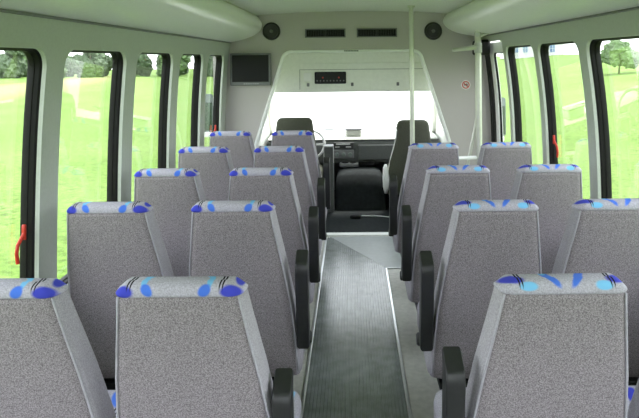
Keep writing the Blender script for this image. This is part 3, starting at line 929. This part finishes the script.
# mirrors outside
def mirror(x, y, z0, z1, w, label):
    root = empty('side_mirror', (x, y, (z0 + z1) / 2), label, 'mirror')
    h = (z1 - z0) / 2
    bm = bmesh.new(); rings = []
    for dy, g in ((-0.02, -0.012), (-0.015, 0), (0.04, -0.01), (0.07, -0.03)):
        rings.append([(px, dy, pz) for px, pz in rrect(w + g, h + g, 0.03, 4)])
    loft(bm, rings, 0, True, True)
    obj('shell', bm, M['mirror_shell'], root, smooth=True, angle=0.7)
    bm = bmesh.new(); box(bm, (-w * 0.8, -0.026, -h * 0.9), (w * 0.8, -0.019, h * 0.55), 0.002)
    obj('mirror_glass', bm, mirror_mat, root)
    bm = bmesh.new(); s = -1 if x < 0 else 1
    tube(bm, [(-s * w * 0.5, 0.03, -h), (-s * w * 0.8, 0.08, -h - 0.05), (-s * (abs(x) - 1.02), 0.25, -h - 0.08)], 0.012, 8)
    obj('arm', bm, M['rubber'], root, smooth=True)
    bm = bmesh.new(); box(bm, (-w * 0.85, -0.028, -h - 0.05), (w * 0.6, 0.02, -h * 0.99), 0.01)
    obj('lower_cap', bm, M['white_trim'], root)
mirror_mat = mat('mirror_glass', (0.1, 0.13, 0.12), 0.2, metal=0.9, var=0.02)
mirror(-1.46, 6.05, 0.89, 1.275, 0.06, 'grey door mirror outside the farthest left window')
mirror(1.53, 6.2, 0.8, 1.2, 0.05, 'grey door mirror outside the entrance door')

# ------------------------------------------------------------------ outdoors
def gz(x, y):
    r = 0.082 * (min(x, 44) - 6) if x > 6 else 0
    return -0.8 + r + 0.12 * mnoise.noise(Vector((x * 0.05, y * 0.05, 0)))
bm = bmesh.new()
nx, ny = 90, 90
gx = [-150 + 300 * i / nx for i in range(nx + 1)]; gy = [-60 + 260 * j / ny for j in range(ny + 1)]
vv = [[bm.verts.new((x, y, gz(x, y))) for x in gx] for y in gy]
for j in range(ny):
    for i in range(nx): bm.faces.new((vv[j][i], vv[j][i + 1], vv[j + 1][i + 1], vv[j + 1][i]))
def grass_mat():
    m, nt, b = new_mat('mown_grass'); N = nt.nodes; L = nt.links
    tc = N.new('ShaderNodeTexCoord')
    n1 = N.new('ShaderNodeTexNoise'); n1.inputs['Scale'].default_value = 0.22; n1.inputs['Detail'].default_value = 6
    n2 = N.new('ShaderNodeTexNoise'); n2.inputs['Scale'].default_value = 9.0; n2.inputs['Detail'].default_value = 6; n2.inputs['Roughness'].default_value = 0.7
    for n_ in (n1, n2): L.new(tc.outputs['Object'], n_.inputs['Vector'])
    r1 = N.new('ShaderNodeValToRGB')
    r1.color_ramp.elements[0].position = 0.35; r1.color_ramp.elements[0].color = (0.115, 0.2, 0.038, 1)
    r1.color_ramp.elements[1].position = 0.65; r1.color_ramp.elements[1].color = (0.15, 0.22, 0.06, 1)
    L.new(n1.outputs['Fac'], r1.inputs['Fac'])
    r2 = N.new('ShaderNodeValToRGB')
    r2.color_ramp.elements[0].position = 0.3; r2.color_ramp.elements[0].color = (0.45, 0.45, 0.45, 1)
    r2.color_ramp.elements[1].position = 0.7; r2.color_ramp.elements[1].color = (1.4, 1.4, 1.4, 1)
    L.new(n2.outputs['Fac'], r2.inputs['Fac'])
    mu = N.new('ShaderNodeMix'); mu.data_type = 'RGBA'; mu.blend_type = 'MULTIPLY'; mu.inputs['Factor'].default_value = 1
    L.new(r1.outputs['Color'], mu.inputs['A']); L.new(r2.outputs['Color'], mu.inputs['B'])
    # band of dry taller grass running away on the left
    mp = N.new('ShaderNodeMapping'); mp.vector_type = 'TEXTURE'
    mp.inputs['Location'].default_value = (-33, 66, 0); mp.inputs['Rotation'].default_value = (0, 0, 0.22)
    mp.inputs['Scale'].default_value = (4.5, 60, 1)
    L.new(tc.outputs['Object'], mp.inputs['Vector'])
    ds = N.new('ShaderNodeVectorMath'); ds.operation = 'LENGTH'
    ad = N.new('ShaderNodeVectorMath'); ad.operation = 'ADD'
    sc = N.new('ShaderNodeVectorMath'); sc.operation = 'SCALE'; sc.inputs['Scale'].default_value = 0.45
    L.new(n1.outputs['Color'], sc.inputs[0]); L.new(mp.outputs['Vector'], ad.inputs[0]); L.new(sc.outputs['Vector'], ad.inputs[1])
    mxy = N.new('ShaderNodeVectorMath'); mxy.operation = 'MULTIPLY'; mxy.inputs[1].default_value = (1, 1, 0)
    L.new(ad.outputs['Vector'], mxy.inputs[0]); L.new(mxy.outputs['Vector'], ds.inputs[0])
    mr = N.new('ShaderNodeMapRange'); mr.inputs['From Min'].default_value = 1.4; mr.inputs['From Max'].default_value = 0.5; mr.inputs['To Max'].default_value = 0.8; mr.clamp = True
    L.new(ds.outputs['Value'], mr.inputs['Value'])
    m2 = N.new('ShaderNodeMix'); m2.data_type = 'RGBA'
    L.new(mr.outputs['Result'], m2.inputs['Factor']); L.new(mu.outputs['Result'], m2.inputs['A']); m2.inputs['B'].default_value = (0.27, 0.24, 0.11, 1)
    L.new(m2.outputs['Result'], b.inputs['Base Color'])
    b.inputs['Roughness'].default_value = 0.95; b.inputs['Specular IOR Level'].default_value = 0.1
    bp = N.new('ShaderNodeBump'); bp.inputs['Strength'].default_value = 0.5; bp.inputs['Distance'].default_value = 0.05
    L.new(n2.outputs['Fac'], bp.inputs['Height']); L.new(bp.outputs['Normal'], b.inputs['Normal'])
    return m
tag(obj('ground', bm, grass_mat(), smooth=True), kind='structure')
bm = bmesh.new()  # pale lot added ahead, a wedge shaped to whiten the windshield view
lot = [(15, 2.0), (18, 2.9), (24, 4.0), (34, 5.8), (46, 7.8), (60, 9.5), (75, 10.0)]
rows = [[bm.verts.new((w * (-1 + i / 6), y, gz(w * (-1 + i / 6), y) + 0.08)) for i in range(13)] for y, w in lot]
for a, b in zip(rows, rows[1:]):
    for i in range(12): bm.faces.new((a[i], a[i + 1], b[i + 1], b[i]))
tag(obj('added_pale_lot', bm, M['concrete']), kind='structure')

def tree(x, y, h, w, name, label, group, leaf, seed, trunk=0.25):
    rnd = random.Random(seed)
    root = empty(name, (x, y, gz(x, y) - 0.05), label, 'tree', group)
    bm = bmesh.new()
    tube(bm, [(0, 0, 0), (0.03 * h, 0, h * trunk), (0.0, 0.02 * h, h * 0.65)], 0.1, 8, 0, True, [0.035 * h, 0.025 * h, 0.01 * h])
    for i in range(4):
        a = rnd.uniform(0, 2 * PI)
        tube(bm, [(0.02 * h, 0, h * (trunk + 0.05)), (math.cos(a) * w * 0.5, math.sin(a) * w * 0.5, h * (trunk + 0.3))], 0.05, 6, 0, True, [0.014 * h, 0.005 * h])
    obj('trunk', bm, M['bark'], root, smooth=True)
    bm = bmesh.new()
    for i in range(24):
        a = rnd.uniform(0, 2 * PI); rr = w * math.sqrt(rnd.random()) * 0.8
        zz = h * rnd.uniform(trunk + 0.12, 0.88) if i > 9 or trunk > 0.2 else h * rnd.uniform(0.1, 0.4)
        s = w * rnd.uniform(0.3, 0.5) * (1.15 - 0.4 * zz / h)
        r = bmesh.ops.create_icosphere(bm, subdivisions=3, radius=s)
        for v in r['verts']:
            n_ = mnoise.noise(v.co * (2.4 / s) + Vector((i * 7, seed, 0))) * 0.45 + mnoise.noise(v.co * (6 / s)) * 0.25
            v.co *= 1 + n_
            v.co += Vector((math.cos(a) * rr * (1 - 0.4 * zz / h), math.sin(a) * rr * (1 - 0.4 * zz / h), zz))
    obj('foliage', bm, leaf, root)
    return root
rnd = random.Random(3)
protos_t = []
xt = -84
for i in range(26):
    xt += rnd.uniform(3.1, 3.4)
    yy = (97, 107)[i % 2] + rnd.uniform(-0.5, 0.5)
    lab = 'leafy tree in the row across the field beyond the left windows'
    if i < 3:
        t = tree(xt, yy, rnd.uniform(7.5, 9), 2.75, 'field_tree', lab, 'trees beyond the field', M['leaves'] if i != 1 else M['leaves_pale'], 11 + i, 0.03)
        protos_t.append(t)
    else:
        t = copy_tree(protos_t[i % 3]); t.location = (xt, yy, gz(xt, yy) - 0.05)
        t.rotation_euler = (0, 0, rnd.uniform(0, 6)); s = rnd.uniform(0.84, 0.93); t.scale = (s, s, s)
tree(20.0, 45, 2.3, 1.5, 'young_tree', 'small young tree alone on the lawn beyond the nearest right window', None, M['leaves_pale'], 31, 0.35)

def house():
    x0, x1, y = 33.0, 44.5, 126
    z = gz(38, y) - 0.3
    root = empty('house', (x0, y, z), 'white house with blue windows far across the lawn on the right', 'house')
    bm = bmesh.new(); box(bm, (0, 0, 0), (x1 - x0, 8, 4.2)); obj('wall', bm, M['white_wall'], root)
    bm = bmesh.new(); prism(bm, [(-0.5, 4.1), (x1 - x0 + 0.5, 4.1), (x1 - x0 - 1.5, 6.0), (1.5, 6.0)], -0.5, 8.5); obj('roof', bm, M['roof'], root)
    for x in (0.9, 2.9, 5.6, 8.6):
        bm = bmesh.new(); box(bm, (x, -0.08, 1.3), (x + 1.0, 0.02, 2.9), 0.02); w = obj('window', bm, M['blue_paint'], root)
        bm = bmesh.new(); box(bm, (x + 0.46, -0.1, 1.35), (x + 0.54, -0.075, 2.85)); box(bm, (x + 0.05, -0.1, 2.06), (x + 0.95, -0.075, 2.14)); obj('glazing_bar', bm, M['white_wall'], w)
house()

# ------------------------------------------------------------------ light: a bright hazy sky
wd = bpy.data.worlds.new('World'); bpy.context.scene.world = wd; wd.use_nodes = True
nt = wd.node_tree; bg = nt.nodes['Background']
tc = nt.nodes.new('ShaderNodeTexCoord'); sx = nt.nodes.new('ShaderNodeSeparateXYZ')
nt.links.new(tc.outputs['Generated'], sx.inputs['Vector'])
rp = nt.nodes.new('ShaderNodeValToRGB')
rp.color_ramp.elements[0].position = 0.0; rp.color_ramp.elements[0].color = (0.95, 0.97, 1.0, 1)
rp.color_ramp.elements[1].position = 1.0; rp.color_ramp.elements[1].color = (0.80, 0.88, 1.0, 1)
nt.links.new(sx.outputs['Z'], rp.inputs['Fac']); nt.links.new(rp.outputs['Color'], bg.inputs['Color'])
bg.inputs['Strength'].default_value = 1.0
sun = bpy.data.lights.new('sun', 'SUN'); sun.energy = 1.6; sun.angle = math.radians(12); sun.color = (1, 0.96, 0.9)
so = bpy.data.objects.new('sun', sun); C.objects.link(so); so.rotation_euler = (math.radians(-22), math.radians(8), 0)

# ------------------------------------------------------------------ camera
cam = bpy.data.cameras.new('camera'); co = bpy.data.objects.new('camera', cam); C.objects.link(co)
co.location = (0, 0, 1.6); co.rotation_euler = (PI / 2, 0.010, 0)
cam.sensor_width = 36; cam.lens = 36 * 600 / 639
cam.shift_x = -(352 - 319.5) / 639; cam.shift_y = -(209 - 60) / 639
cam.clip_start = 0.02; cam.clip_end = 600
sc = bpy.context.scene
sc.camera = co
sc.view_settings.view_transform = 'Standard'; sc.view_settings.look = 'None'
sc.view_settings.exposure = 2.35; sc.view_settings.gamma = 1.0
sc.view_settings.use_curve_mapping = False
sc.cycles.use_denoising = True
sc.cycles.max_bounces = 16; sc.cycles.diffuse_bounces = 8; sc.cycles.transparent_max_bounces = 24
